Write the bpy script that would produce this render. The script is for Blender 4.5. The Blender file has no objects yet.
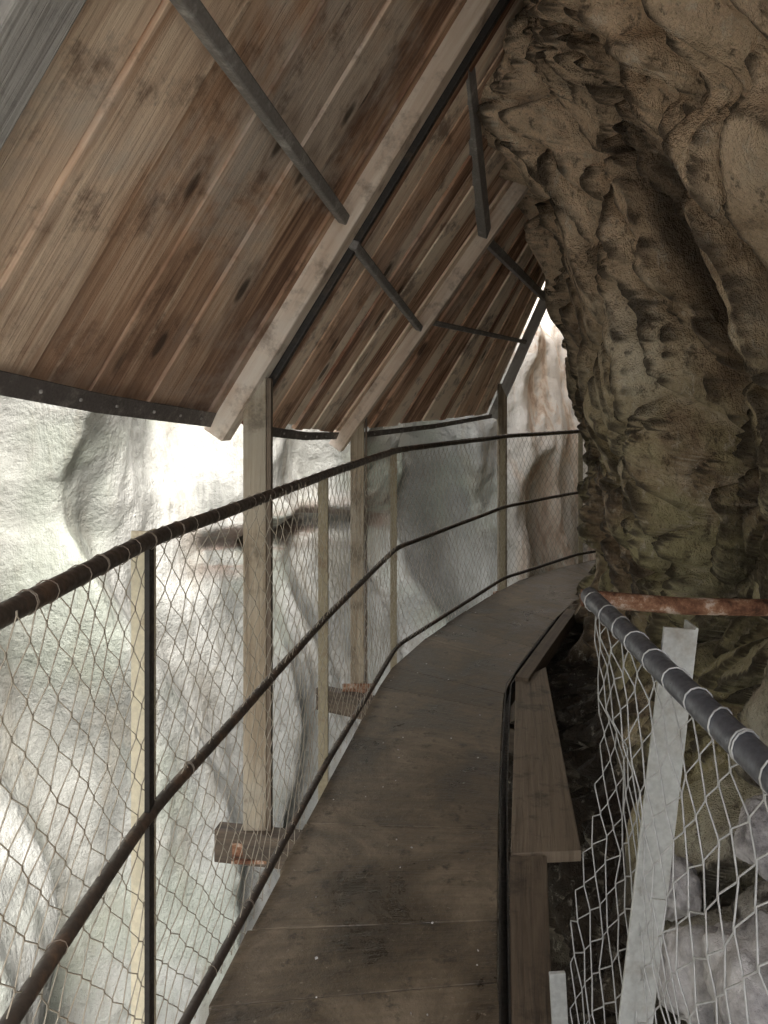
import bpy, math, random
from mathutils import Vector, noise
random.seed(7)
scene=bpy.context.scene

# ---------------------------------------------------------------- helpers
def link(o,parent=None):
    scene.collection.objects.link(o)
    if parent: o.parent=parent
    return o
def empty(name):
    e=bpy.data.objects.new(name,None); e.empty_display_size=.2
    return link(e)
def lerp(a,b,t): return a+(b-a)*t
def interp(tab,x):
    if x<=tab[0][0]: return tab[0][1]
    for (a,va),(b,vb) in zip(tab,tab[1:]):
        if x<=b:
            t=(x-a)/(b-a); t=t*t*(3-2*t)
            return va+(vb-va)*t
    return tab[-1][1]
def sm(a,b,x):
    t=max(0,min(1,(x-a)/(b-a))); return t*t*(3-2*t)

class MB:
    def __init__(s): s.v=[];s.f=[];s.uv=[];s.t=[]
    def prism(s,c,n,tint=.5,off=None):
        c=[Vector(p) for p in c]; n=Vector(n)
        b=len(s.v)
        s.v+= [p.copy() for p in c]+[p+n for p in c]
        L=(c[3]-c[0]).length; W=(c[1]-c[0]).length; T=n.length
        ou,ov=(random.random()*20,random.random()*20) if off is None else off
        def q(i,uvs):
            s.f.append([b+k for k in i]); s.uv+=[(u+ou,v+ov) for u,v in uvs]; s.t+=[tint]*4
        q((0,1,2,3),[(0,0),(0,W),(L,W),(L,0)])
        q((7,6,5,4),[(L,.3),(L,W+.3),(0,W+.3),(0,.3)])
        q((0,3,7,4),[(0,0),(L,0),(L,T),(0,T)])
        q((1,5,6,2),[(0,W),(0,W+T),(L,W+T),(L,W)])
        q((0,4,5,1),[(0,0),(T*.1,0),(T*.1,W),(0,W)])
        q((3,2,6,7),[(L,0),(L,W),(L+T*.1,W),(L+T*.1,0)])
    def beam(s,p0,p1,side,w,h,tint=.5):
        p0=Vector(p0);p1=Vector(p1);d=(p1-p0).normalized()
        sd=Vector(side); sd=(sd-d*sd.dot(d)).normalized(); up=d.cross(sd).normalized()
        a=-sd*w/2-up*h/2
        s.prism([p0+a,p0+a+sd*w,p1+a+sd*w,p1+a],up*h,tint)
    def build(s,name,mat,parent=None,bevel=.004):
        me=bpy.data.meshes.new(name); me.from_pydata([tuple(v) for v in s.v],[],s.f)
        ul=me.uv_layers.new(name="UVMap")
        for i,u in enumerate(s.uv): ul.data[i].uv=u
        at=me.attributes.new("tint",'FLOAT','CORNER')
        for i,t in enumerate(s.t): at.data[i].value=t
        me.materials.append(mat); me.update()
        o=link(bpy.data.objects.new(name,me),parent)
        if bevel:
            m=o.modifiers.new("bev",'BEVEL'); m.width=bevel; m.segments=2; m.limit_method='ANGLE'
        return o

def curve(name,splines,r,mat,parent=None,res=2,cyclic=False):
    cu=bpy.data.curves.new(name,'CURVE'); cu.dimensions='3D'; cu.bevel_depth=r; cu.bevel_resolution=res; cu.use_fill_caps=True
    for pts in splines:
        sp=cu.splines.new('POLY'); sp.points.add(len(pts)-1)
        for p,q in zip(sp.points,pts): p.co=(q[0],q[1],q[2],1)
        sp.use_cyclic_u=cyclic; sp.use_smooth=True
    cu.materials.append(mat)
    return link(bpy.data.objects.new(name,cu),parent)

# ---------------------------------------------------------------- materials
class NT:
    def __init__(s,name):
        s.m=bpy.data.materials.new(name); s.m.use_nodes=True; s.n=s.m.node_tree.nodes; s.l=s.m.node_tree.links
        s.b=s.n["Principled BSDF"]
    def node(s,t,**k):
        n=s.n.new(t)
        for a,v in k.items(): setattr(n,a,v)
        return n
    def set(s,inp,val):
        if isinstance(val,bpy.types.NodeSocket): s.l.new(val,inp)
        elif isinstance(val,(tuple,list)) and len(val)==3 and inp.type=='RGBA': inp.default_value=(*val,1)
        else: inp.default_value=val
    def coord(s,k="Object"): return s.node('ShaderNodeTexCoord').outputs[k]
    def mapping(s,v,scale=(1,1,1),rot=(0,0,0)):
        m=s.node('ShaderNodeMapping'); s.l.new(v,m.inputs[0]); m.inputs['Scale'].default_value=scale; m.inputs['Rotation'].default_value=rot
        return m.outputs[0]
    def noise(s,v,scale,detail=4,rough=.6,dist=0):
        n=s.node('ShaderNodeTexNoise'); s.l.new(v,n.inputs['Vector']); n.inputs['Scale'].default_value=scale
        n.inputs['Detail'].default_value=detail; n.inputs['Roughness'].default_value=rough; n.inputs['Distortion'].default_value=dist
        return n.outputs[0]
    def vor(s,v,scale,feature='F1',rnd=1):
        n=s.node('ShaderNodeTexVoronoi',feature=feature); s.l.new(v,n.inputs['Vector']); n.inputs['Scale'].default_value=scale
        n.inputs['Randomness'].default_value=rnd
        return n.outputs['Distance']
    def attr(s,name): return s.node('ShaderNodeAttribute',attribute_name=name).outputs['Fac']
    def ramp(s,v,stops,interp='LINEAR'):
        n=s.node('ShaderNodeValToRGB'); s.l.new(v,n.inputs[0]); e=n.color_ramp.elements; n.color_ramp.interpolation=interp
        while len(e)<len(stops): e.new(.5)
        for i,(p,c) in enumerate(stops):
            e[i].position=p; e[i].color=(*c,1) if isinstance(c,(tuple,list)) else (c,c,c,1)
        return n.outputs[0]
    def mix(s,f,a,b,mode='MIX'):
        n=s.node('ShaderNodeMix',data_type='RGBA',blend_type=mode)
        s.set(n.inputs[0],f); s.set(n.inputs[6],a); s.set(n.inputs[7],b); return n.outputs[2]
    def math(s,op,a,b=0.,clamp=False):
        n=s.node('ShaderNodeMath',operation=op,use_clamp=clamp); s.set(n.inputs[0],a); s.set(n.inputs[1],b); return n.outputs[0]
    def rng(s,v,a,b,c=0.,d=1.):
        n=s.node('ShaderNodeMapRange',interpolation_type='SMOOTHSTEP'); s.set(n.inputs[0],v)
        if a>b: a,b,c,d=b,a,d,c
        for i,x in enumerate((a,b,c,d)): n.inputs[i+1].default_value=x
        return n.outputs[0]
    def sep(s,v):
        n=s.node('ShaderNodeSeparateXYZ'); s.l.new(v,n.inputs[0]); return n.outputs
    def bump(s,h,strength,dist,prev=None):
        n=s.node('ShaderNodeBump'); s.l.new(h,n.inputs['Height']); n.inputs['Strength'].default_value=strength; n.inputs['Distance'].default_value=dist
        if prev: s.l.new(prev,n.inputs['Normal'])
        return n.outputs[0]
    def out(s,col,rough=.7,normal=None,metal=0.,spec=.5):
        s.set(s.b.inputs['Base Color'],col); s.set(s.b.inputs['Roughness'],rough); s.set(s.b.inputs['Metallic'],metal)
        s.b.inputs['Specular IOR Level'].default_value=spec
        if normal: s.l.new(normal,s.b.inputs['Normal'])
        return s.m

def wood(name,dark,mid,pale,stain=None,stain_amt=.5,knots=True,rough=.75,grain=1.,tamp=.45,wet=False):
    k=NT(name); uv=k.coord('UV')
    g=k.noise(k.mapping(uv,(1.3,34,1)),1.5,5,.65,.6)
    g2=k.noise(k.mapping(uv,(.9,9,1)),1.2,3,.6,1.2)
    gm=k.math('ADD',k.math('MULTIPLY',g,.5),k.math('MULTIPLY',g2,.5))
    at=k.attr('tint')
    v=k.math('ADD',gm,k.math('MULTIPLY',k.math('SUBTRACT',at,.5),tamp))
    col=k.ramp(v,[(.32,dark),(.48,mid),(.68,pale)])
    oc=k.coord()
    blot=k.noise(oc,2.0,5,.68,.3)
    if stain: col=k.mix(k.math('MULTIPLY',k.rng(blot,.46,.66),stain_amt),col,stain)
    d=k.noise(oc,6.5,5,.72)
    col=k.mix(k.rng(d,.50,.70,0,.7),col,tuple(x*.6 for x in dark))
    if wet:
        Z=k.sep(oc)[2]
        wn=k.math('ADD',Z,k.math('MULTIPLY',blot,-1.3))
        col=k.mix(k.rng(wn,1.25,.75,0,.5),col,dark)
    if knots:
        vv=k.vor(k.mapping(uv,(2.3,5.2,1)),1.,rnd=1)
        col=k.mix(k.math('MULTIPLY',k.rng(vv,.07,.16,1,0),.85),col,(.035,.018,.010))
        col=k.mix(k.math('MULTIPLY',k.math('MULTIPLY',k.rng(vv,.10,.2),k.rng(vv,.34,.2)),.4),col,(.16,.08,.045))
    h=k.math('ADD',g,k.math('MULTIPLY',d,.6))
    return k.out(col,rough,k.bump(h,.8*grain,.007))

def metal(name,base,rust=(.13,.06,.03),amt=.5,rough=.5,met=.0,scale=9):
    k=NT(name); c=k.coord()
    n=k.noise(c,scale,5,.7); n2=k.noise(c,scale*9,2,.6)
    col=k.mix(k.rng(n,.62-amt*.25,.75,0,1),base,rust)
    col=k.mix(k.rng(n2,.3,.7,0,.35),col,tuple(x*.55 for x in base))
    return k.out(col,k.rng(n2,.2,.8,rough-.12,rough+.2),k.bump(n2,.35,.002),met)

M_ROOF=wood("roof_board_wood",(.18,.095,.06),(.50,.31,.20),(.84,.66,.50),stain=(.66,.59,.51),stain_amt=.7,wet=True)
M_ROOF2=wood("roof_board_streaky",(.19,.085,.05),(.66,.42,.28),(.95,.80,.64),stain=(.70,.62,.54),stain_amt=.35,tamp=.55)
M_RAFT=wood("rafter_wood",(.40,.29,.21),(.64,.50,.39),(.80,.70,.60),stain=(.76,.71,.65),stain_amt=.6,knots=False)
M_RAFTG=wood("rafter_grey_wood",(.23,.22,.21),(.36,.345,.33),(.48,.47,.455),knots=False)
M_POST=wood("post_wood",(.15,.115,.08),(.32,.255,.18),(.48,.41,.31),stain=(.42,.39,.33),stain_amt=.6,knots=False)
M_DARKW=wood("dark_wet_wood",(.05,.036,.026),(.13,.095,.067),(.24,.185,.135),knots=False,rough=.6)
# deck
k=NT("deck_plank_wood"); uv=k.coord('UV'); oc=k.coord()
g=k.noise(k.mapping(uv,(2,26,1)),1.5,5,.65,.5)
at=k.attr('tint')
bl=k.noise(oc,2.7,6,.72,.6)
v=k.math('ADD',k.math('MULTIPLY',g,.14),k.math('ADD',k.math('MULTIPLY',bl,.81),k.math('MULTIPLY',at,.05)))
col=k.ramp(v,[(.38,(.045,.033,.022)),(.50,(.13,.098,.066)),(.62,(.26,.205,.145))])
sn=k.noise(oc,55,3,.7)
col=k.mix(k.rng(sn,.64,.72,0,.6),col,(.36,.31,.25))
dk=k.noise(oc,14,5,.74)
col=k.mix(k.rng(dk,.53,.70,0,.75),col,(.018,.013,.009))
M_DECK=k.out(col,k.rng(bl,.35,.65,.26,.6),k.bump(k.math('ADD',g,k.math('MULTIPLY',dk,1.8)),.6,.006))

M_RAIL=metal("dark_weathered_steel",(.075,.06,.05),(.20,.12,.075),.6,.42,.3)
M_TIE=metal("tie_wire",(.24,.20,.16),(.14,.08,.05),.5,.6)
M_TUBE=metal("grey_blue_tube",(.15,.16,.19),(.08,.08,.09),.3,.38,.4)
M_CREAM=metal("cream_painted_steel",(.76,.69,.52),(.34,.2,.1),.15,.55)
M_OLIVE=metal("weathered_post_steel",(.36,.31,.21),(.2,.12,.07),.5,.6)
M_GREY=metal("galvanised_steel",(.60,.62,.61),(.34,.31,.27),.5,.5,.1)
M_DMET=metal("roof_strap_metal",(.13,.115,.11),(.36,.33,.31),.6,.5,.2,scale=16)
M_PURL=metal("grey_purlin_paint",(.24,.225,.215),(.50,.48,.46),.55,.6,.0,scale=12)
M_BLACK=metal("black_channel",(.025,.022,.02),(.07,.05,.035),.4,.5)
M_WIRE=metal("fence_wire",(.46,.41,.33),(.30,.22,.15),.5,.5,.1,scale=6)
M_WIREG=metal("fence_wire_galvanised",(.60,.61,.62),(.38,.37,.35),.4,.42,.2)
k=NT("rusty_steel"); c=k.coord()
n=k.noise(c,22,6,.75); n2=k.noise(c,60,3,.7)
col=k.ramp(n,[(.34,(.07,.03,.018)),(.46,(.22,.10,.055)),(.54,(.36,.20,.12)),(.62,(.62,.50,.42))])
M_RUST=k.out(col,.85,k.bump(k.math('ADD',n,n2),.9,.005))

# brown cliff rock
k=NT("tufa_cliff_rock"); c=k.coord(); X,Y,Z=k.sep(c)
n1=k.noise(c,1.5,4,.62,.5); n2=k.noise(c,5,6,.76,.3); n3=k.noise(k.mapping(c,(1,1,.6)),17,5,.80)
n=k.math('ADD',k.math('MULTIPLY',n1,.45),k.math('MULTIPLY',n2,.55))
col=k.ramp(n,[(.38,(.20,.135,.085)),(.46,(.44,.325,.21)),(.54,(.64,.51,.36)),(.62,(.80,.70,.55))])
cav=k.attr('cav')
up=k.math('MULTIPLY',k.rng(Z,1.5,2.2),k.rng(n2,.35,.6,.35,.9))
col=k.mix(up,col,(.88,.67,.48))
moss=k.math('MULTIPLY',k.math('MULTIPLY',k.rng(Z,1.8,.8),k.rng(n1,.40,.54)),.65)
col=k.mix(moss,col,(.45,.43,.22))
gr=k.math('MULTIPLY',k.rng(Y,2.5,1.6),k.rng(Z,.95,.35))
gcol=k.ramp(n2,[(.36,(.22,.21,.21)),(.5,(.52,.5,.5)),(.62,(.76,.74,.74))])
col=k.mix(gr,col,gcol)
foot_shade=k.math('MULTIPLY',k.rng(Z,.10,-.10),k.rng(Y,1.7,2.4))
col=k.mix(foot_shade,col,(.055,.04,.028))  # shade of the dark void at the rock foot, painted into the colour
col=k.mix(k.rng(n3,.55,.68,0,.6),col,(.84,.77,.66))
col=k.mix(k.rng(n3,.46,.33,0,.8),col,(.10,.068,.045))
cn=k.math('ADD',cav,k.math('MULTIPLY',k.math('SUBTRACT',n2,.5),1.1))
col=k.mix(k.rng(cn,.38,1.0,0,.92),col,(.05,.035,.024))  # shade in recesses and crevices painted into the rock colour
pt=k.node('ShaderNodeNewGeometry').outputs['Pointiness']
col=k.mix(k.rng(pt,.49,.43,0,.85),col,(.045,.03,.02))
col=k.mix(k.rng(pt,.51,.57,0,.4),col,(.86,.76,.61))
hh=k.math('ADD',k.math('MULTIPLY',n3,1.5),k.math('MULTIPLY',k.vor(c,15),.5))
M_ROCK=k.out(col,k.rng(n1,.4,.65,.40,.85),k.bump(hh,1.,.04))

# pale gorge limestone
k=NT("pale_limestone"); c=k.coord(); X,Y,Z=k.sep(c)
n1=k.noise(k.mapping(c,(1,1,.25)),1.0,5,.62,.8); n2=k.noise(k.mapping(c,(1,1,.18)),3.2,6,.70,.5); n3=k.noise(c,9,5,.72)
col=k.ramp(n1,[(.37,(.24,.245,.23)),(.46,(.44,.445,.42)),(.56,(.61,.615,.585))])
col=k.mix(k.rng(n2,.49,.62,0,.6),col,(.35,.325,.275))
gn=k.noise(c,.7,3,.6)
col=k.mix(k.math('MULTIPLY',k.rng(gn,.46,.62),.5),col,(.40,.46,.37))
bw=k.noise(k.mapping(c,(.8,.8,3.2)),1.3,5,.65,.5)
lm=k.math('MULTIPLY',k.math('MULTIPLY',k.rng(Z,-.25,-.05),k.rng(Z,.42,.2)),k.math('MULTIPLY',k.rng(X,-1.9,-1.3),k.rng(X,.35,-.1)))
col=k.mix(k.math('MULTIPLY',lm,k.rng(bw,.42,.55,0,.9)),col,(.26,.185,.15))
col=k.mix(k.rng(n3,.54,.70,0,.45),col,(.25,.235,.21))
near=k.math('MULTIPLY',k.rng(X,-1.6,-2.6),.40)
col=k.mix(near,col,(.21,.215,.195))  # near wall darkened in its colour to offset the sun on it
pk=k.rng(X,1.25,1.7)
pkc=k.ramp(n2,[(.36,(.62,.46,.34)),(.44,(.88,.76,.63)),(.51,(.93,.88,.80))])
col=k.mix(pk,col,pkc)  # pinkish far stone, with sunlit brightness painted into its colour
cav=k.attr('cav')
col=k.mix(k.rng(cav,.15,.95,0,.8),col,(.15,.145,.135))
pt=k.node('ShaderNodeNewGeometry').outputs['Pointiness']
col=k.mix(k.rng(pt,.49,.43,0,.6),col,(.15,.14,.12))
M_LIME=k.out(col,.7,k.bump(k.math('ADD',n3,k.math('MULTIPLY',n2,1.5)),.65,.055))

k=NT("grey_boulder_stone"); c=k.coord(); n=k.noise(c,7,6,.7)
col=k.ramp(n,[(.36,(.2,.19,.2)),(.5,(.50,.48,.49)),(.62,(.74,.72,.73))])
M_BOULD=k.out(col,.8,k.bump(k.noise(c,22,5,.7),.7,.02))
k=NT("gorge_floor_gravel"); c=k.coord(); n=k.noise(c,3,5,.7)
M_FLOOR=k.out(k.ramp(n,[(.3,(.35,.35,.32)),(.7,(.65,.65,.6))]),.7,k.bump(n,.5,.1))

# ---------------------------------------------------------------- paths
def roundpath(pts,r=.12):
    P=[Vector(p) for p in pts]; out=[P[0]]
    for a,b,c in zip(P,P[1:],P[2:]):
        d1=(a-b).normalized()*min(r,(a-b).length*.4); d2=(c-b).normalized()*min(r,(c-b).length*.4)
        p0=b+d1;p2=b+d2
        for i in range(7):
            t=i/6; out.append(p0*(1-t)**2+b*2*t*(1-t)+p2*t*t)
    out.append(P[-1]); return out
class Path:
    def __init__(s,pts,r=.12):
        s.p=roundpath([(x,y,0) for x,y in pts],r); s.c=[0]
        for a,b in zip(s.p,s.p[1:]): s.c.append(s.c[-1]+(b-a).length)
        s.L=s.c[-1]
    def at(s,t):
        t=max(0,min(s.L-1e-6,t))
        for i in range(len(s.c)-1):
            if s.c[i+1]>=t:
                f=(t-s.c[i])/max(1e-9,s.c[i+1]-s.c[i]); d=(s.p[i+1]-s.p[i]).normalized()
                return s.p[i].lerp(s.p[i+1],f),d

FENCE=[(-.50,-1.2),(-.485,.4),(-.48,1.0),(-.452,1.49),(-.206,2.83),(.07,4.15),(.904,5.75),(1.68,6.62),(2.8,7.4)]

# ---------------------------------------------------------------- left fence
def chainlink(name,posf,length,z0f,z1f,w,h,r,mat,parent,amp=.006):
    spl=[]
    n=int(length/w)
    for i in range(n):
        pts=[]; s0=i*w
        z0=z0f(s0);z1=z1f(s0); m=int((z1-z0)/h)
        for j in range(m+1):
            s=s0+w*((i+j)%2); p,d=posf(s,j/m); z=lerp(z1,z0,j/m)
            q=Vector((p.x,p.y,z)); nn=noise.noise_vector(q*3.1)*amp+noise.noise_vector(q*11)*amp*.6
            nrm=Vector((d.y,-d.x,0)); q+=nn*1.+nrm*(.0016 if j%2 else -.0016)+nrm*noise.noise(q*1.7)*amp*2.5
            sgn=1 if (i+j)%2 else -1
            pts.append(q+Vector((0,0,.0035))-d*.0012*sgn); pts.append(q-Vector((0,0,.0035))-d*.0012*sgn)
        spl.append(pts)
    return curve(name,spl,r,mat,parent,res=0)

fence=empty("chain_link_fence")
P=Path(FENCE)
TOP=1.10;MID=.575;BOT=.045
def dense(path,z,st=.05):
    n=int(path.L/st); return [Vector((path.at(i*st)[0].x,path.at(i*st)[0].y,z+noise.noise(Vector((i*.07,z,0)))*.006)) for i in range(n+1)]
curve("top_rail",[dense(P,TOP)],.0155,M_RAIL,fence,res=4)
curve("middle_rail",[dense(P,MID)],.0125,M_RAIL,fence,res=4)
curve("bottom_rail",[dense(P,BOT)],.0115,M_RAIL,fence,res=4)
chainlink("wire_mesh",lambda s,f:P.at(s),P.L-.1,lambda s:.0,lambda s:1.10,.035,.037,.0012,M_WIRE,fence,.012)
rings=[]
for zz,rr,step in((TOP,.0170,.09),(MID,.0138,.42),(BOT,.0128,.3)):
    s=.05
    while s<P.L:
        p,d=P.at(s); c=Vector((p.x,p.y,zz)); nrm=Vector((d.y,-d.x,0)); tl=random.uniform(-.5,.5)
        for kk in range(random.choice((1,1,2))):
            rings.append([c+d*(kk*.004+tl*rr*math.cos(a))+nrm*rr*math.cos(a)+Vector((0,0,rr*math.sin(a))) for a in [i*math.pi/5 for i in range(10)]])
        s+=step*random.uniform(.6,1.4)
curve("tie_wires",rings,.0010,M_TIE,fence,res=0,cyclic=True)
def angle_post(name,x,y,z0,z1,w,mat,parent,d,lean=(0,0)):
    mb=MB(); d=Vector(d).normalized(); n=Vector((d.y,-d.x,0)); t=.005
    a=Vector((x,y,z0)); b=Vector((x+lean[0],y+lean[1],z1))
    mb.beam(a,b,d,w,t)
    e=d*(w/2-t/2)+n*(-w/2)
    mb.beam(a+e,b+e,d,t,w-t-.001)
    return mb.build(name,mat,parent,.001)
angle_post("post_1",-.475,1.50,-.3,1.115,.036,M_CREAM,fence,(1,-.15,0))
angle_post("post_2",-.225,2.84,-.2,1.09,.036,M_OLIVE,fence,(1,.0,0))
angle_post("post_3",.052,4.16,-.12,1.11,.036,M_OLIVE,fence,(1,.0,0))
angle_post("post_4",.89,5.765,-.12,1.11,.04,M_OLIVE,fence,(1,-.2,0))
angle_post("post_5",1.70,6.66,-.12,1.11,.04,M_OLIVE,fence,(1,-.2,0))
angle_post("post_6",-.51,.1,-.3,1.11,.04,M_CREAM,fence,(0,1,0))
mb=MB(); mb.beam((-.4505,1.478,-.3),(-.4505,1.478,1.11),(1,0,0),.010,.03,.3); mb.build("post_edge_bar",M_BLACK,fence,.001)

# ---------------------------------------------------------------- deck
walk=empty("wooden_walkway")
L=[(-.465,-3.5),(-.455,0),(-.43,1.49),(-.185,2.83),(.095,4.13),(.92,5.71),(1.70,6.55),(2.8,7.3)]
R=[(.2,-3.5),(.2,0),(.235,1.6),(.41,2.75),(.585,3.72),(1.24,5.2),(1.95,5.9),(2.9,6.5)]
def chain(pts,sub=24,lin=.45):
    out=[]
    P_=[Vector((x,y,0)) for x,y in pts]
    for i in range(len(P_)-1):
        p0=P_[max(i-1,0)];p1=P_[i];p2=P_[i+1];p3=P_[min(i+2,len(P_)-1)]
        for j in range(sub):
            t=j/sub
            cr=.5*((2*p1)+(p2-p0)*t+(2*p0-5*p1+4*p2-p3)*t*t+(-p0+3*p1-3*p2+p3)*t**3)
            out.append(cr.lerp(p1.lerp(p2,t),lin))
    out.append(P_[-1]); return out
CL=chain(L,lin=.5);CR=chain(R,lin=.9)
mb=MB()
def ipt(C,f):
    i=int(f); i=min(i,len(C)-2); return C[i].lerp(C[i+1],f-i)
fs=[0.]; width=.3
acc=0; prev=(CL[0]+CR[0])/2; steps=(len(CL)-1)*10
for i in range(1,steps+1):
    f=i/10; q=(ipt(CL,f)+ipt(CR,f))/2; acc+=(q-prev).length; prev=q
    if acc>width: fs.append(f); acc=0; width=random.choice((.235,.3,.48,.6))
for a,b in zip(fs,fs[1:]):
    l0=ipt(CL,a);r0=ipt(CR,a);l1=ipt(CL,b);r1=ipt(CR,b)
    g=(l1-l0).normalized()*random.uniform(.0006,.0018)
    dz=Vector((0,0,random.uniform(-.002,.001)))
    e0=Vector((random.uniform(-.006,.006),0,0)); tw=Vector((0,0,random.uniform(-.001,.001)))
    z=Vector((0,0,-.04))
    mb.prism([l0+g+z+dz+e0,l1-g+z+dz+e0,r1-g+z+dz+tw,r0+g+z+dz+tw],(0,0,.04),random.random())
mb.build("deck_planks",M_DECK,walk,.002)
def strip(C,off0,off1,z0,z1,mat,name,parent,a=0,b=None):
    mb=MB(); C=C[a:b]
    ns=[]
    for i in range(len(C)):
        d=(C[min(i+1,len(C)-1)]-C[max(i-1,0)]).normalized(); ns.append(Vector((d.y,-d.x,0)))
    for i in range(0,len(C)-1):
        p,q=C[i],C[i+1]; n0,n1=ns[i],ns[i+1]
        mb.prism([p+n0*off0+Vector((0,0,z0)),p+n0*off1+Vector((0,0,z0)),q+n1*off1+Vector((0,0,z0)),q+n1*off0+Vector((0,0,z0))],(0,0,z1-z0),.5,(i*.05,0))
    return mb.build(name,mat,parent,0)
strip(CL,.03,.10,-.2,-.045,M_RAFTG,"outer_stringer",walk)
strip(CR,-.10,-.03,-.2,-.045,M_DARKW,"inner_stringer",walk)
strip(CR,.004,.009,-.05,.001,M_BLACK,"edge_channel_web",walk,b=len(CR)-30)
strip(CR,.009,.026,-.05,-.044,M_BLACK,"edge_channel_base",walk,b=len(CR)-30)
strip(CR,.026,.031,-.05,.001,M_BLACK,"edge_channel_lip",walk,b=len(CR)-30)
strip(CR,.034,.10,-.06,.018,M_DARKW,"edge_timber",walk,a=97,b=len(CR)-40)
mb=MB()
def pl(pts,z,th,t): mb.prism([Vector((x,y,z)) for x,y in pts],(0,0,th),t)
pl([(.240,-2),(.34,-2),(.362,1.66),(.272,1.66)],-.035,.035,.65)
pl([(.274,1.665),(.366,1.665),(.49,2.318),(.378,2.318)],-.036,.035,.5)
pl([(.382,2.323),(.600,2.34),(.83,3.95),(.640,3.74)],-.033,.035,.85)
mb.build("side_boards",M_DARKW,walk,.003)
mb=MB()
for x0,y0,x1,y1 in((-.62,2.86,.50,2.66),(-.36,4.25,.68,3.7),(.85,5.98,1.4,5.25),(-.6,1.3,.33,1.2),(-.6,-.5,.33,-.5)):
    mb.beam((x0,y0,-.27),(x1,y1,-.27),(0,0,1),.12,.06,.3)
mb.build("cross_beams",M_DARKW,walk,.004)
mb=MB()
for i in range(60):
    f=random.uniform(30,110); t=random.uniform(.03,.97); p=ipt(CL,f).lerp(ipt(CR,f),t); a=random.random()*6; s=random.uniform(.0015,.004)
    u=Vector((math.cos(a),math.sin(a),0))*s; v=Vector((-math.sin(a),math.cos(a),0))*s*random.uniform(.4,1)
    p=p+Vector((0,0,-.001)); mb.prism([p-u-v,p+u-v*.6,p+u*.7+v,p-u+v*.8],(0,0,random.uniform(.002,.004)),.5)
mb.build("grit",M_BOULD,walk,.001)

# ---------------------------------------------------------------- roof
roof=empty("wooden_roof")
Rf={-1:((-.97,-.5,1.52),(.93,-.12,1.42)),
     0:((-.905,1.34,1.455),(.91,-.15,1.40)), 1:((-.575,2.85,1.31),(.880,-.15,1.40)),
     2:((-.215,4.20,1.18),(.818,-.20,1.15)),3:((.885,6.20,1.25),(.38,-.20,.93))}
def rp(i,t):
    a,d=Rf[i]; return Vector(a)+Vector(d)*t
def panel(mb,a,b,n,t0,t1,sa=(0,0,0),sb=(0,0,0),th=.022,dn=.045,pale=None,var=.25):
    A0=rp(a,t0)+Vector(sa);A1=rp(a,t1)+Vector(sa);B0=rp(b,t0)+Vector(sb);B1=rp(b,t1)+Vector(sb)
    nrm=(A1-A0).cross(B0-A0).normalized()
    if nrm.z<0: nrm=-nrm
    cuts=[0]
    for i in range(n): cuts.append(cuts[-1]+random.uniform(1-var,1+var))
    cuts=[c/cuts[-1] for c in cuts]
    for i in range(n):
        u0,u1=cuts[i],cuts[i+1]; g=.0018/(B0-A0).length
        u0+=g;u1-=g
        e=random.uniform(-.012,.012); d=nrm*(dn+random.uniform(-.004,.004)+(.010 if i%2 else 0)); sd=(A1-A0).normalized()*e
        t=random.random() if pale is None else pale(i,(u0+u1)/2)
        mb.prism([A0.lerp(B0,u0)+d+sd,A0.lerp(B0,u1)+d+sd,A1.lerp(B1,u1)+d,A1.lerp(B1,u0)+d],nrm*th,t)
    return nrm
mb=MB()
panel(mb,-1,0,9,-.03,1.6,sb=(0,-.02,0))
panel(mb,0,1,9,-.03,1.55,sb=(.03,.04,0),var=.4,pale=lambda i,u:(.72-.34*u)+random.uniform(-.24,.24))
mb.build("near_boards",M_ROOF,roof,.003)
mb=MB()
seq=[.1,.7,.3,.95,.15,.5,.85,.2,.6,.05,.9,.4,.75,.1,.8,.3]
panel(mb,1,2,10,-.02,1.3,sa=(.10,.07,-.03),sb=(.06,.09,0),dn=.05,var=.5,pale=lambda i,u:seq[i%16]*.8+.2)
panel(mb,2,3,14,-.02,1.45,sa=(-.01,.0,.0),sb=(.0,0,0),dn=.047,var=.5,pale=lambda i,u:seq[(i*3+1)%16]*.8+.25)
mb.build("far_boards",M_ROOF2,roof,.003)
def rafter(name,i,t0,t1,w,h,mat,off=(0,0,0),tint=.6):
    mb=MB(); a=rp(i,t0)+Vector(off);b=rp(i,t1)+Vector(off)
    mb.beam(a,b,(.2,1,0),w,h,tint); return mb.build(name,mat,roof,.005)
rafter("rafter_1",-1,-.1,1.6,.09,.08,M_RAFT)
rafter("rafter_2",0,-.02,1.6,.13,.08,M_RAFTG,(-.045,-.02,0),.7)
rafter("rafter_3",1,-.05,1.5,.085,.085,M_RAFT,tint=.65)
rafter("rafter_4",2,-.06,1.35,.075,.08,M_RAFT,tint=.6)
rafter("rafter_5",3,-.02,1.35,.07,.08,M_RAFTG)
mb=MB(); a=rp(1,0)+Vector((.055,.07,.015)); b=rp(1,1.45)+Vector((.055,.07,.015)); mb.beam(a,b,(.2,1,0),.03,.07,.1)
mb.build("gap_shade_strip",M_BLACK,roof,.003)  # black strip added as the shade of the gap beside the rafter
mb=MB()
def pur(i,j,ti,tj,w=.035,h=.03,oi=(0,0,0),oj=(0,0,0),m=mb):
    m.beam(rp(i,ti)+Vector(oi),rp(j,tj)+Vector(oj),(-.4,0,-1),w,h,.5)
pur(-1,0,.5,.5);pur(0,1,.50,.50,.040,.035,oi=(.03,0,0))
pur(1,2,.47,.50,.034,.034,oi=(.05,.03,-.03),oj=(0,0,-.01)); pur(2,3,.53,.62,.03,.025)
mb.build("purlins",M_PURL,roof,.006)
mb=MB()
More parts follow.
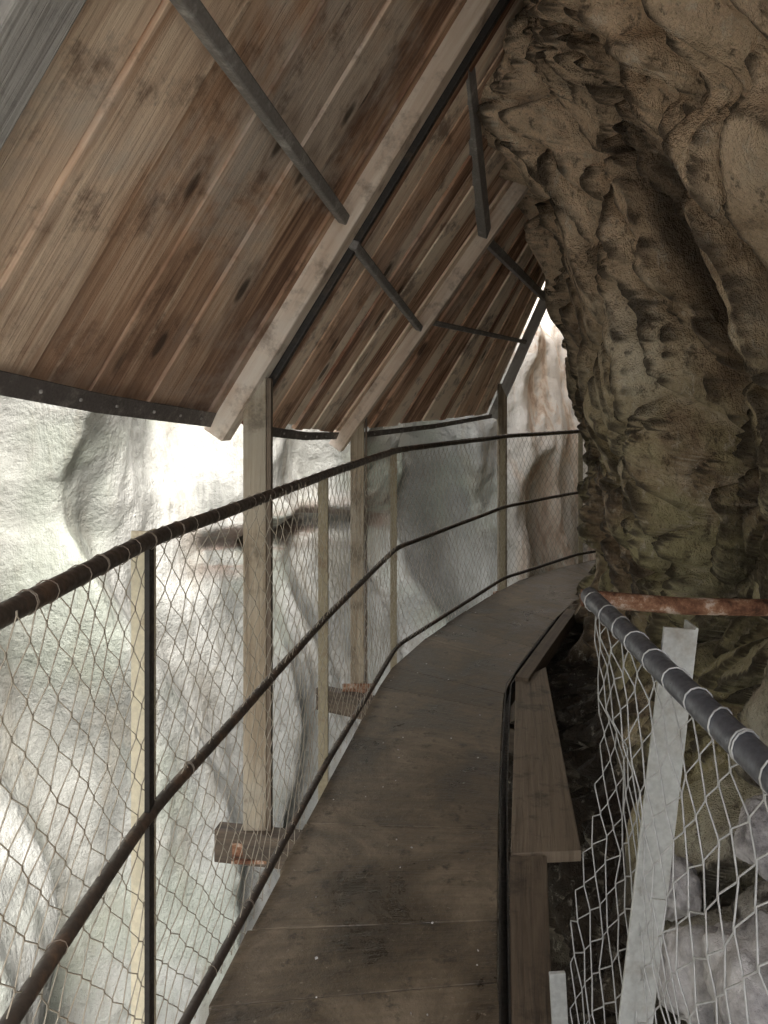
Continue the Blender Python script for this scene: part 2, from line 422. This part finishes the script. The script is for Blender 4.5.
pur(1,2,.98,.93,.06,.05,m=mb,oi=(-.01,.03,-.02),oj=(-.02,0,-.02)); pur(2,3,.90,.98,.05,.04,m=mb); pur(0,1,1.45,1.42,.06,.06,m=mb)
mb.build("ledger",M_PURL,roof,.004)
mb=MB(); bolts=[]
def eave(i,j,oi=(0,0,0),oj=(0,0,0),h=.045):
    a=rp(i,-.02)+Vector(oi); b=rp(j,-.02)+Vector(oj); d=(b-a).normalized()
    m_=a.lerp(b,.5)+Vector((0,0,-.012)); mb.beam(a,m_,(.84*.5,0,1),h,.006,.5); mb.beam(m_,b,(.84*.5,0,1),h,.006,.5)
    n=int((b-a).length/.16)
    for kx in range(n):
        f=(kx+.5)/n; p=a.lerp(m_,f*2) if f<.5 else m_.lerp(b,f*2-1); bolts.append(p+d*random.uniform(-.02,.02))
eave(-1,0,(0,0,.02),(0,0,.02),.055);eave(0,1,(0,.06,.02),(-.03,-.05,.015),.055)
eave(1,2,(.12,.12,-.03),(-.02,-.05,.02),.04); eave(2,3,(.06,.12,.01),(0,0,.01),.035)
mb.build("eave_strap",M_DMET,roof,.001)
bm_v=MB()
for p in bolts:
    nrm=Vector((.6,-.6,-.2)).normalized(); bm_v.beam(p-nrm*.004,p+nrm*.009,(0,0,1),.010,.010,.5)
bm_v.build("eave_bolts",M_PURL,roof,.003)
mb=MB()
mb.beam((-.475,2.86,-.30),(-.475,2.86,1.52),(1,0,0),.085,.07,.55)
mb.beam((-.145,4.22,-.22),(-.145,4.22,1.36),(1,0,0),.075,.07,.45)
mb.beam((.945,6.16,-.2),(.945,6.16,1.50),(1,0,0),.07,.07,.3)
mb.build("support_posts",M_POST,roof,.005)
mb=MB()
mb.beam((-.422,2.845,-.30),(-.422,2.845,1.45),(1,0,0),.016,.05,.5)
mb.beam((-.098,4.22,-.22),(-.098,4.22,1.30),(1,0,0),.012,.05,.5)
mb.build("post_edge_strips",M_DARKW,roof,.002)
mb=MB()
for x,y,z in((-.475,2.86,-.31),(-.145,4.22,-.228),(.945,6.16,-.208)):
    mb.beam((x-.08,y,z),(x+.08,y,z),(0,1,0),.13,.012)
    mb.beam((x-.08,y-.045,z+.035),(x+.08,y-.045,z+.035),(0,0,1),.05,.008)
mb.build("post_brackets",M_RUST,roof,.002)

# ---------------------------------------------------------------- right hand rail
rr=empty("metal_handrail")
TX=.437;TZ=.95
curve("rail_tube",[[Vector((TX,-.9,TZ)),Vector((TX,.5,TZ)),Vector((TX,1.2,TZ-.002)),Vector((TX+.001,1.64,TZ+.002))]],.0195,M_TUBE,rr,res=6)
curve("wall_bar",[[Vector((.425,1.655,.945)),Vector((.52,1.65,.938)),Vector((.64,1.652,.928)),Vector((1.2,1.66,.915))]],.018,M_RUST,rr,res=3)
mb=MB(); mb.beam((.345,1.31,-.4),(.500,1.30,.985),(1,.1,0),.058,.006); mb.beam((.374,1.335,-.4),(.529,1.325,.985),(0,1,0),.05,.005)
mb.build("flat_post",M_GREY,rr,.001)
mb=MB(); mb.beam((.40,1.66,-.35),(.372,1.655,.14),(1,0,0),.035,.01); mb.build("stub_post",M_GREY,rr,.002)
rings=[]
for y in (1.60,1.5,1.42,1.33,1.235,1.15,1.07,1.0,.93,.86,.8,.72,.6,.5):
    for kk in range(random.choice((1,2))):
        rad=.0207; tl=random.uniform(-.5,.6)
        rings.append([Vector((TX+rad*math.cos(a),y+kk*.005+tl*rad*math.cos(a),TZ+rad*math.sin(a))) for a in [i*math.pi/6 for i in range(12)]])
curve("tie_wires",rings,.0013,M_WIREG,rr,res=1,cyclic=True)
def rpos(s,f):
    y=1.63-s; x=TX+.012-.075*f**1.2+.03*math.sin(y*5)*f
    return Vector((x,y,0)),Vector((0,-1,0))
chainlink("wire_mesh",rpos,2.3,lambda s:-.25,lambda s:.945,.034,.038,.0015,M_WIREG,rr,.022)

# ---------------------------------------------------------------- mesh grids
def grid(name,nu,nv,fn,mat):
    vs=[fn(i/(nu-1),j/(nv-1)) for i in range(nu) for j in range(nv)]
    fs=[(i*nv+j,(i+1)*nv+j,(i+1)*nv+j+1,i*nv+j+1) for i in range(nu-1) for j in range(nv-1)]
    me=bpy.data.meshes.new(name); me.from_pydata([v[:3] for v in vs],[],fs); me.materials.append(mat)
    if len(vs[0])>3:
        at=me.attributes.new("cav",'FLOAT','POINT'); at.data.foreach_set("value",[v[3] for v in vs])
    me.polygons.foreach_set("use_smooth",[True]*len(fs)); me.update()
    return link(bpy.data.objects.new(name,me))
base=[(-6,5.),(-3,3.0),(-1.5,1.2),(0,.88),(1.5,.88),(2.3,.99),(3.4,1.04),(4,1.13),(5,1.37),(6,1.69),(7,2.3),(8,3.1),(10,4.4),(13,6)]
over=[(-7,-.9),(-2.5,-.65),(-.6,-.42),(-.22,-.30),(-.06,-.14),(.35,.02),(1,.0),(1.6,-.08),(2,-.17),(2.3,-.30),(2.6,-.50),(3,-.70),(3.6,-.85),(4.6,-.6)]
def warp(u):
    if u<.08: return lerp(-6,.6,u/.08)
    if u<.92: return .6*(7.2/.6)**((u-.08)/.84)
    return lerp(7.2,13,(u-.92)/.08)
def zw(v):
    if v<.1: return lerp(-7,-.9,v/.1)
    if v<.9: return lerp(-.9,3.3,(v-.1)/.8)
    return lerp(3.3,4.6,(v-.9)/.1)
def cell(p):
    d,_=noise.voronoi(p); return d[1]-d[0],d[0]
def rockf(u,v):
    y=warp(u); z=zw(v)
    x=interp(base,y)+interp(over,z)*(1-.15*sm(5,6,y))
    q=Vector((x*.6,y,z))
    w=noise.noise_vector(q*.9)*.40+noise.noise_vector(q*3.1)*.06
    qq=q+w
    lobe=noise.noise(Vector((qq.x,qq.y*1.5,qq.z*.6+qq.y*.45))*1.15+Vector((2.3,5.1,.7)))
    n2=noise.noise(Vector((qq.x,qq.y*1.5,qq.z*.6))*3.1+Vector((7,3,1)))
    c1=abs(noise.noise(Vector((qq.x,qq.y*1.8,qq.z*.6+qq.y*.5))*1.5+Vector((1,2,3)))); cr1=1-sm(0,.085,c1)
    c2=abs(noise.noise(Vector((qq.x,qq.y*1.7,qq.z*.65-qq.y*.5))*3.4+Vector((3,9,2)))); cr2=1-sm(0,.09,c2)
    patch=sm(-.2,.25,noise.noise(q*1.3+Vector((8,8,2))))
    e,d0=cell(Vector((qq.x*3,qq.y*4.8,qq.z*2.4+qq.y*1.2)))
    e2,d2=cell(Vector((qq.x*9,qq.y*12,qq.z*7+qq.y*3)))
    n3=noise.fractal(Vector((qq.x,qq.y*1.2,qq.z*.8))*5,.8,2.1,6)
    n4=noise.fractal(qq*19,.7,2.1,3)
    # facetted blocks: plane tilt inside every cell
    dsp=.28*lobe+.09*n2-.14*cr1-.06*cr2+.13*(sm(0,.22,e)-.75)-.05*d0+.035*patch*(sm(0,.25,e2)-.6)+.04*n3+.008*n4*(.4+patch)
    g1=math.exp(-((y-3.3)/.42)**2-((z-2.62)/.34)**2)
    dsp+=.19*g1
    r1=math.exp(-((y-3.65-.5*(2.1-z))/.22)**2-((z-1.95)/.30)**2)
    dsp-=.24*r1
    dsp+=.09*math.exp(-((y-2.75-.3*(2-z))/.22)**2-((z-1.9)/.6)**2)
    r2=math.exp(-((y-2.2)/.30)**2-((z-1.35)/.62)**2)
    dsp-=.26*r2
    lim=.10+.10*sm(2.,2.6,z)
    if dsp>lim: dsp=lim+(dsp-lim)*.4
    jig=noise.noise_vector(q*5)*.025
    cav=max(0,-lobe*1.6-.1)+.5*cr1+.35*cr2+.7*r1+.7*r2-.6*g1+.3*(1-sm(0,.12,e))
    return (x-dsp+jig.x*.3,y+jig.y,z+jig.z,cav)
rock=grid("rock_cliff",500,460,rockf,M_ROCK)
def topf(u,v):
    y=lerp(-6,13,u); x0=interp(base,y)-.62; x=x0+v*v*40
    return (x,y,4.55+noise.noise(Vector((x*.6,y*.6,3)))*.35*min(1,v*8)+v*3)
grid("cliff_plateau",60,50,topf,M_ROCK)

wallp=chain([(-5.2,-14),(-3.7,-4),(-3.3,0),(-3.1,3),(-2.35,5.3),(-1.0,7.3),(.7,8.9),(2.6,10.2),(5.5,11.4),(12,13)],30)
def wallf(u,v):
    f=u*(len(wallp)-1); p=ipt(wallp,f); i=min(int(f),len(wallp)-2); d=(wallp[i+1]-wallp[i]).normalized()
    n=Vector((d.y,-d.x,0)); z=lerp(-7,4.5,v)
    lean=interp([(-7,1.1),(-3,.55),(0,.0),(2,-.2),(4.5,-.9)],z)
    q=Vector((p.x,p.y,z)); w=noise.noise_vector(q*.35)*.9; qq=q+w
    n1=noise.noise(Vector((qq.x*.8,qq.y*.8,qq.z*.28)))
    rg=1-abs(noise.noise(Vector((qq.x*.9,qq.y*.9,qq.z*.22))+Vector((4,4,4))))*2.2
    n2=noise.fractal(Vector((qq.x*2.1,qq.y*2.1,qq.z*.8)),1.0,2.1,6)
    e,_=cell(Vector((qq.x*1.1,qq.y*1.1,qq.z*.5)))
    dsp=.7*n1+.5*(rg-.5)+.14*n2+.12*min(e,.4)
    dsp+=.05*math.sin(z*5+qq.x*1.5+noise.noise(q)*3)*sm(-2.5,-.5,z)*(.4+.6*noise.noise(q*.9))
    s1=math.exp(-((p.x-.62+.12*z+.15*noise.noise(Vector((0,0,z*1.3))))/.14)**2)*sm(-2.5,-1,z)
    s2=math.exp(-((p.x+2.0+.35*z)/.20)**2)
    dsp-=.45*s1+.30*s2
    led=sm(-1.7,-1.2,p.x)*(1-sm(-.1,.3,p.x))
    dsp+=led*(.16*math.exp(-((z-.27)/.08)**2)-.18*math.exp(-((z-.08+.1*noise.noise(q*2))/.1)**2))
    r=p+n*(lean+dsp)
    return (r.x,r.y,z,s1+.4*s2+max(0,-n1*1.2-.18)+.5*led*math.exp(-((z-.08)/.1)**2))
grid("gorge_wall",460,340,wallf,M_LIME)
def wtop(u,v):
    f=u*(len(wallp)-1); p=ipt(wallp,f); i=min(int(f),len(wallp)-2); d=(wallp[i+1]-wallp[i]).normalized(); n=Vector((d.y,-d.x,0))
    r=p-n*(.6+v*v*40); return (r.x,r.y,4.3+v*4+noise.noise(r*.5)*.3)
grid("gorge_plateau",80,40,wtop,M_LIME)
grid("ground",60,60,lambda u,v:(lerp(-150,150,u),lerp(-150,150,v),-6.6+noise.noise(Vector((u*300*.3,v*300*.3,0)))*.15),M_FLOOR)

def boulders():
    import bmesh
    bm=bmesh.new()
    for (x,y,z,s) in((.80,1.62,.12,.17),(.74,1.42,-.05,.15),(.83,1.40,.30,.13),(.80,1.85,-.02,.16),(.88,1.18,.12,.17),(.68,1.6,-.22,.14),(.78,2.1,.05,.10),(.86,1.7,.40,.10)):
        r=bmesh.ops.create_icosphere(bm,subdivisions=5,radius=1)
        sc=Vector((s*random.uniform(.8,1.1),s*random.uniform(.8,1.2),s*random.uniform(.7,1)))
        o=Vector((random.random()*9,random.random()*9,0))
        for vv in r['verts']:
            p=vv.co.copy(); e,d0=cell(p*1.2+o)
            k_=1-.32*d0+.16*noise.fractal(p*1.6+o,1,2,5)
            vv.co=Vector((p.x*sc.x,p.y*sc.y,p.z*sc.z))*k_+Vector((x,y,z))
    me=bpy.data.meshes.new("limestone_boulders"); bm.to_mesh(me); bm.free(); me.materials.append(M_BOULD)
    me.polygons.foreach_set("use_smooth",[True]*len(me.polygons))
    link(bpy.data.objects.new("limestone_boulders",me))
boulders()

# ---------------------------------------------------------------- light: open shade of a gorge under a hazy sky
EL=math.radians(50); hz=Vector((.40,-.917,0)).normalized()
sd=Vector((hz.x*math.cos(EL),hz.y*math.cos(EL),math.sin(EL)))
sun=bpy.data.lights.new("sun",'SUN'); sun.energy=4.4; sun.angle=math.radians(15); sun.color=(1,.94,.85)
so=link(bpy.data.objects.new("sun",sun)); so.rotation_euler=sd.to_track_quat('Z','Y').to_euler(); so.location=(0,-5,12)
w=bpy.data.worlds.new("World"); scene.world=w; w.use_nodes=True
nt=w.node_tree; sk=nt.nodes.new('ShaderNodeTexSky'); sk.sky_type='NISHITA'; sk.sun_disc=False
sk.sun_elevation=EL; sk.sun_rotation=math.atan2(hz.x,hz.y); sk.dust_density=5; sk.ozone_density=.5
hs=nt.nodes.new('ShaderNodeHueSaturation'); hs.inputs['Saturation'].default_value=.3
bg=nt.nodes["Background"]; nt.links.new(sk.outputs[0],hs.inputs['Color']); nt.links.new(hs.outputs[0],bg.inputs[0]); bg.inputs[1].default_value=.43
scene.view_settings.view_transform='Standard'; scene.view_settings.look='None'; scene.view_settings.exposure=0

cam=bpy.data.cameras.new("camera"); co=link(bpy.data.objects.new("camera",cam))
co.location=(0,0,1.37); co.rotation_euler=(math.radians(90),0,0)
cam.sensor_fit='VERTICAL'; cam.sensor_height=36; cam.lens=36*770/1024; cam.shift_y=-112/1024
cam.clip_start=.02; cam.clip_end=600
scene.camera=co
